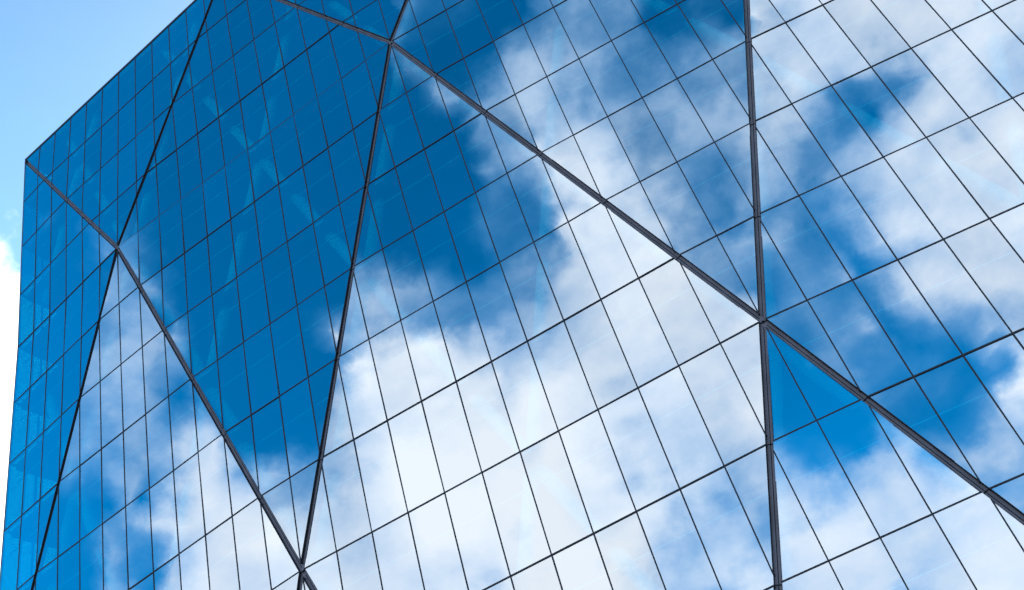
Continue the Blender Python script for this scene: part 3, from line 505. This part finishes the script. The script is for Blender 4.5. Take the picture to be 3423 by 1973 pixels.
    [0, 0, 0, 0, 0, 0, 0, 0, 0, 0, 0, 0, 0, 0, 0, 0, 0, 0, 0, 0, 0, 0, 0, 0, 0, 0, 0, 0, 0, 0, 0, 0, 0, 0, 0, 0, 0, 0, 0, 0, 0, 0, 0, 0, 0, 0, 0, 0, 0, 0, 0, 0, 0, 0, 0, 0, 0, 0, 0, 1, 2, 3, 6, 8, 9, 11, 11, 10, 9, 8, 7, 6, 5, 5, 4, 3, 3, 3, 3, 4, 5, 6, 8, 11, 13, 14, 15, 15, 15, 14, 14, 14, 14, 14, 14, 14, 14, 14, 13, 13, 13, 13, 13, 13, 13, 13, 12, 12, 12, 12, 13, 13, 13, 13, 14, 14, 15, 16, 17, 18, 19, 20, 21, 22, 23],
    [0, 0, 0, 0, 0, 0, 0, 0, 0, 0, 0, 0, 0, 0, 0, 0, 0, 0, 0, 0, 0, 0, 0, 0, 0, 0, 0, 0, 0, 0, 0, 0, 0, 0, 0, 0, 0, 0, 0, 0, 0, 0, 0, 0, 0, 0, 0, 0, 0, 0, 0, 0, 0, 0, 0, 0, 0, 0, 13, 7, 9, 9, 4, 5, 7, 8, 8, 8, 8, 7, 7, 7, 6, 6, 5, 5, 4, 4, 4, 4, 5, 7, 8, 10, 11, 12, 12, 13, 13, 13, 13, 13, 13, 13, 13, 13, 13, 13, 13, 13, 13, 13, 13, 13, 13, 13, 12, 12, 12, 12, 12, 12, 12, 13, 13, 13, 13, 14, 15, 16, 16, 18, 19, 20, 21],
    [0, 0, 0, 0, 0, 0, 0, 0, 0, 0, 0, 0, 0, 0, 0, 0, 0, 0, 0, 0, 0, 0, 0, 0, 0, 0, 0, 0, 0, 0, 0, 0, 0, 0, 0, 0, 0, 0, 0, 0, 0, 0, 0, 0, 0, 0, 0, 0, 0, 0, 0, 0, 0, 0, 0, 0, 0, 0, 7, 8, 10, 11, 7, 4, 5, 6, 7, 8, 8, 8, 7, 7, 7, 7, 6, 6, 6, 6, 7, 8, 9, 9, 10, 10, 11, 11, 11, 12, 12, 12, 12, 12, 13, 13, 13, 13, 13, 13, 13, 13, 13, 13, 13, 13, 13, 13, 13, 12, 12, 12, 12, 12, 12, 12, 13, 13, 13, 14, 14, 15, 15, 16, 17, 18, 19],
    [0, 0, 0, 0, 0, 0, 0, 0, 0, 0, 0, 0, 0, 0, 0, 0, 0, 0, 0, 0, 0, 0, 0, 0, 0, 0, 0, 0, 0, 0, 0, 0, 0, 0, 0, 0, 0, 0, 0, 0, 0, 0, 0, 0, 0, 0, 0, 0, 0, 0, 0, 0, 0, 0, 0, 0, 0, 1, 2, 3, 3, 3, 3, 4, 4, 5, 5, 6, 6, 7, 7, 7, 7, 7, 7, 7, 7, 8, 8, 8, 9, 9, 9, 9, 10, 10, 10, 11, 11, 11, 11, 11, 12, 12, 12, 12, 12, 12, 12, 12, 13, 13, 13, 13, 13, 13, 13, 13, 13, 13, 13, 13, 13, 13, 13, 13, 13, 14, 14, 15, 15, 16, 17, 18, 18],
]
AZ0, AZ1, EL0, ELS = -90.0, 50.0, 22.0, 1.16
world = bpy.data.worlds.new('World'); scene.world = world; world.use_nodes = True
nt = world.node_tree; nt.nodes.clear(); L = nt.links.new


def node(t, **kw):
    n = nt.nodes.new(t)
    for k, v in kw.items(): setattr(n, k, v)
    return n


def setin(sock, v):
    if hasattr(v, 'is_output'): L(v, sock)
    else: sock.default_value = v


def math_(op, a, b=None, c=None, clamp=False):
    n = node('ShaderNodeMath', operation=op, use_clamp=clamp)
    for k, v in enumerate((a, b, c)):
        if v is not None: setin(n.inputs[k], v)
    return n.outputs[0]


def vmath(op, a, b=None, out=0, scale=None):
    n = node('ShaderNodeVectorMath', operation=op)
    setin(n.inputs[0], a)
    if b is not None: setin(n.inputs[1], b)
    if scale is not None: setin(n.inputs['Scale'], scale)
    return n.outputs[out]


def mixc(f, a, b):
    n = node('ShaderNodeMix', data_type='RGBA'); n.clamp_factor = True
    setin(n.inputs[0], f); setin(n.inputs[6], a); setin(n.inputs[7], b)
    return n.outputs[2]


def mrange(v, a, b, c, d, smooth=False):
    n = node('ShaderNodeMapRange', interpolation_type='SMOOTHSTEP' if smooth else 'LINEAR')
    for k, x in enumerate((v, a, b, c, d)): setin(n.inputs[k], x)
    return n.outputs[0]


def noise(vec, scale, detail, rough, dist=0.0):
    n = node('ShaderNodeTexNoise'); setin(n.inputs['Vector'], vec)
    n.inputs['Scale'].default_value = scale; n.inputs['Detail'].default_value = detail
    n.inputs['Roughness'].default_value = rough; n.inputs['Distortion'].default_value = dist
    return n.outputs


D = node('ShaderNodeTexCoord').outputs['Generated']
wn = noise(D, 12, 7, .6)
warp = vmath('MULTIPLY', vmath('SUBTRACT', wn[1], (.5, .5, .5)), (.062, .062, .062))
DW = vmath('NORMALIZE', vmath('ADD', D, warp))
sx = node('ShaderNodeSeparateXYZ'); L(DW, sx.inputs[0])
X, Y, Z = sx.outputs
az = math_('MULTIPLY', math_('ARCTAN2', X, math_('MULTIPLY', Y, -1)), 180 / math.pi)
el = math_('MULTIPLY', math_('ARCSINE', Z), 180 / math.pi)
s = mrange(az, AZ0, AZ1, 0, 4)                        # 0..4, one unit per ramp
t = math_('DIVIDE', math_('SUBTRACT', el, EL0), ELS)
t = math_('MAXIMUM', math_('MINIMUM', t, float(len(SKY) - 1)), 0.0)
facs = [math_('SUBTRACT', s, float(q), clamp=True) for q in range(4)]
sides = [math_('GREATER_THAN', s, float(q)) for q in range(1, 4)]
tv = node('ShaderNodeCombineXYZ')
for k in range(3): L(t, tv.inputs[k])
total = None


def ramp(fac, rows, c0):
    n = node('ShaderNodeValToRGB'); cr = n.color_ramp; cr.interpolation = 'LINEAR'
    for k in range(32):
        col = [r[c0 + k] / 50 for r in rows] + [1]
        if k == 0: e = cr.elements[0]; e.position = 0
        elif k == 31: e = cr.elements[len(cr.elements) - 1]; e.position = 1
        else: e = cr.elements.new(k / 31)
        e.color = col
    L(fac, n.inputs[0]); return n.outputs[0]


for k in range(0, len(SKY), 3):
    rows = SKY[k:k + 3]
    c = ramp(facs[0], rows, 0)
    for q in range(1, 4): c = mixc(sides[q - 1], c, ramp(facs[q], rows, 31 * q))
    wgt = vmath('MAXIMUM', vmath('SUBTRACT', (1, 1, 1), vmath('ABSOLUTE', vmath('SUBTRACT', tv.outputs[0], (k, k + 1, k + 2)))), (0, 0, 0))
    dd = vmath('DOT_PRODUCT', c, wgt, 1)
    total = dd if total is None else math_('ADD', total, dd)
# the part of the sky beside and behind the tower: cloud bank low down
front = mrange(math_('ADD', el, math_('MULTIPLY', math_('SUBTRACT', noise(D, 16, 6, .6)[0], .5), 9.0)), 42.6, 39.4, 0, 1, True)
isfront = math_('GREATER_THAN', Y, 0.0)
base = math_('ADD', math_('MULTIPLY', total, math_('SUBTRACT', 1.0, isfront)), math_('MULTIPLY', front, isfront))
# fine cloud texture where there is cloud
fn = noise(vmath('MULTIPLY', D, (1, 1, 1.5)), 15, 10, .58)[0]
fn = math_('SUBTRACT', fn, .5)
amp = math_('ADD', .05, math_('MULTIPLY', math_('MULTIPLY', base, math_('SUBTRACT', 1.08, base)), 3.2))
cl = math_('ADD', base, math_('MULTIPLY', fn, amp), clamp=True)
pn = noise(vmath('MULTIPLY', D, (1, 1, 1.25)), 17, 7, .5)[0]
th = mrange(pn, .3, .7, .12, .88)
puff = mrange(base, math_('SUBTRACT', th, .25), math_('ADD', th, .25), 0, 1, True)
cl = math_('ADD', math_('MULTIPLY', cl, .72), math_('MULTIPLY', math_('MULTIPLY', puff, .28), math_('ADD', .5, math_('MULTIPLY', base, .5))))
cl = mrange(cl, .02, 1.0, 0, 1)
sky = node('ShaderNodeTexSky', sky_type='NISHITA'); sky.sun_disc = False
sky.sun_elevation = math.radians(SUN_EL); sky.sun_rotation = math.radians(SUN_AZ)
sky.ozone_density = 3.0; sky.dust_density = .1; sky.air_density = 1.0
hs = node('ShaderNodeHueSaturation'); L(mrange(Y, .05, .42, 1.44, 1.12), hs.inputs['Saturation']); L(mrange(Z, .50, .84, 1.42, .96), hs.inputs['Value'])
hs.inputs['Hue'].default_value = .492
L(sky.outputs[0], hs.inputs['Color'])
thin = (.6, 3.5, 7.0, 1); thick = (6.45, 6.65, 7.1, 1)
ccol = mixc(cl, thin, thick)
ccol = mixc(isfront, ccol, (9, 9.2, 9.5, 1))
final = mixc(mrange(cl, 0, 1, 0, 1), hs.outputs[0], ccol)
bg = node('ShaderNodeBackground'); L(final, bg.inputs[0]); bg.inputs[1].default_value = .13
wo = node('ShaderNodeOutputWorld'); L(bg.outputs[0], wo.inputs[0])

sun = bpy.data.lights.new('sun', 'SUN'); sun.energy = 3.0; sun.angle = math.radians(.5); sun.color = (1, .95, .88)
so = bpy.data.objects.new('sun', sun); COL.objects.link(so)
sd = Vector((math.sin(math.radians(SUN_AZ)) * math.cos(math.radians(SUN_EL)), math.cos(math.radians(SUN_AZ)) * math.cos(math.radians(SUN_EL)), math.sin(math.radians(SUN_EL))))
so.rotation_euler = sd.to_track_quat('Z', 'Y').to_euler(); so.location = (-40, 20, 90)

vs = scene.view_settings
scene.display_settings.display_device = 'sRGB'
vs.view_transform = 'Standard'; vs.look = 'None'; vs.gamma = 1; vs.exposure = 1.0; vs.use_curve_mapping = False
scene.cycles.use_denoising = True
scene.cycles.max_bounces = 8; scene.cycles.transparent_max_bounces = 12; scene.cycles.glossy_bounces = 4
scene.cycles.caustics_reflective = False; scene.cycles.caustics_refractive = False
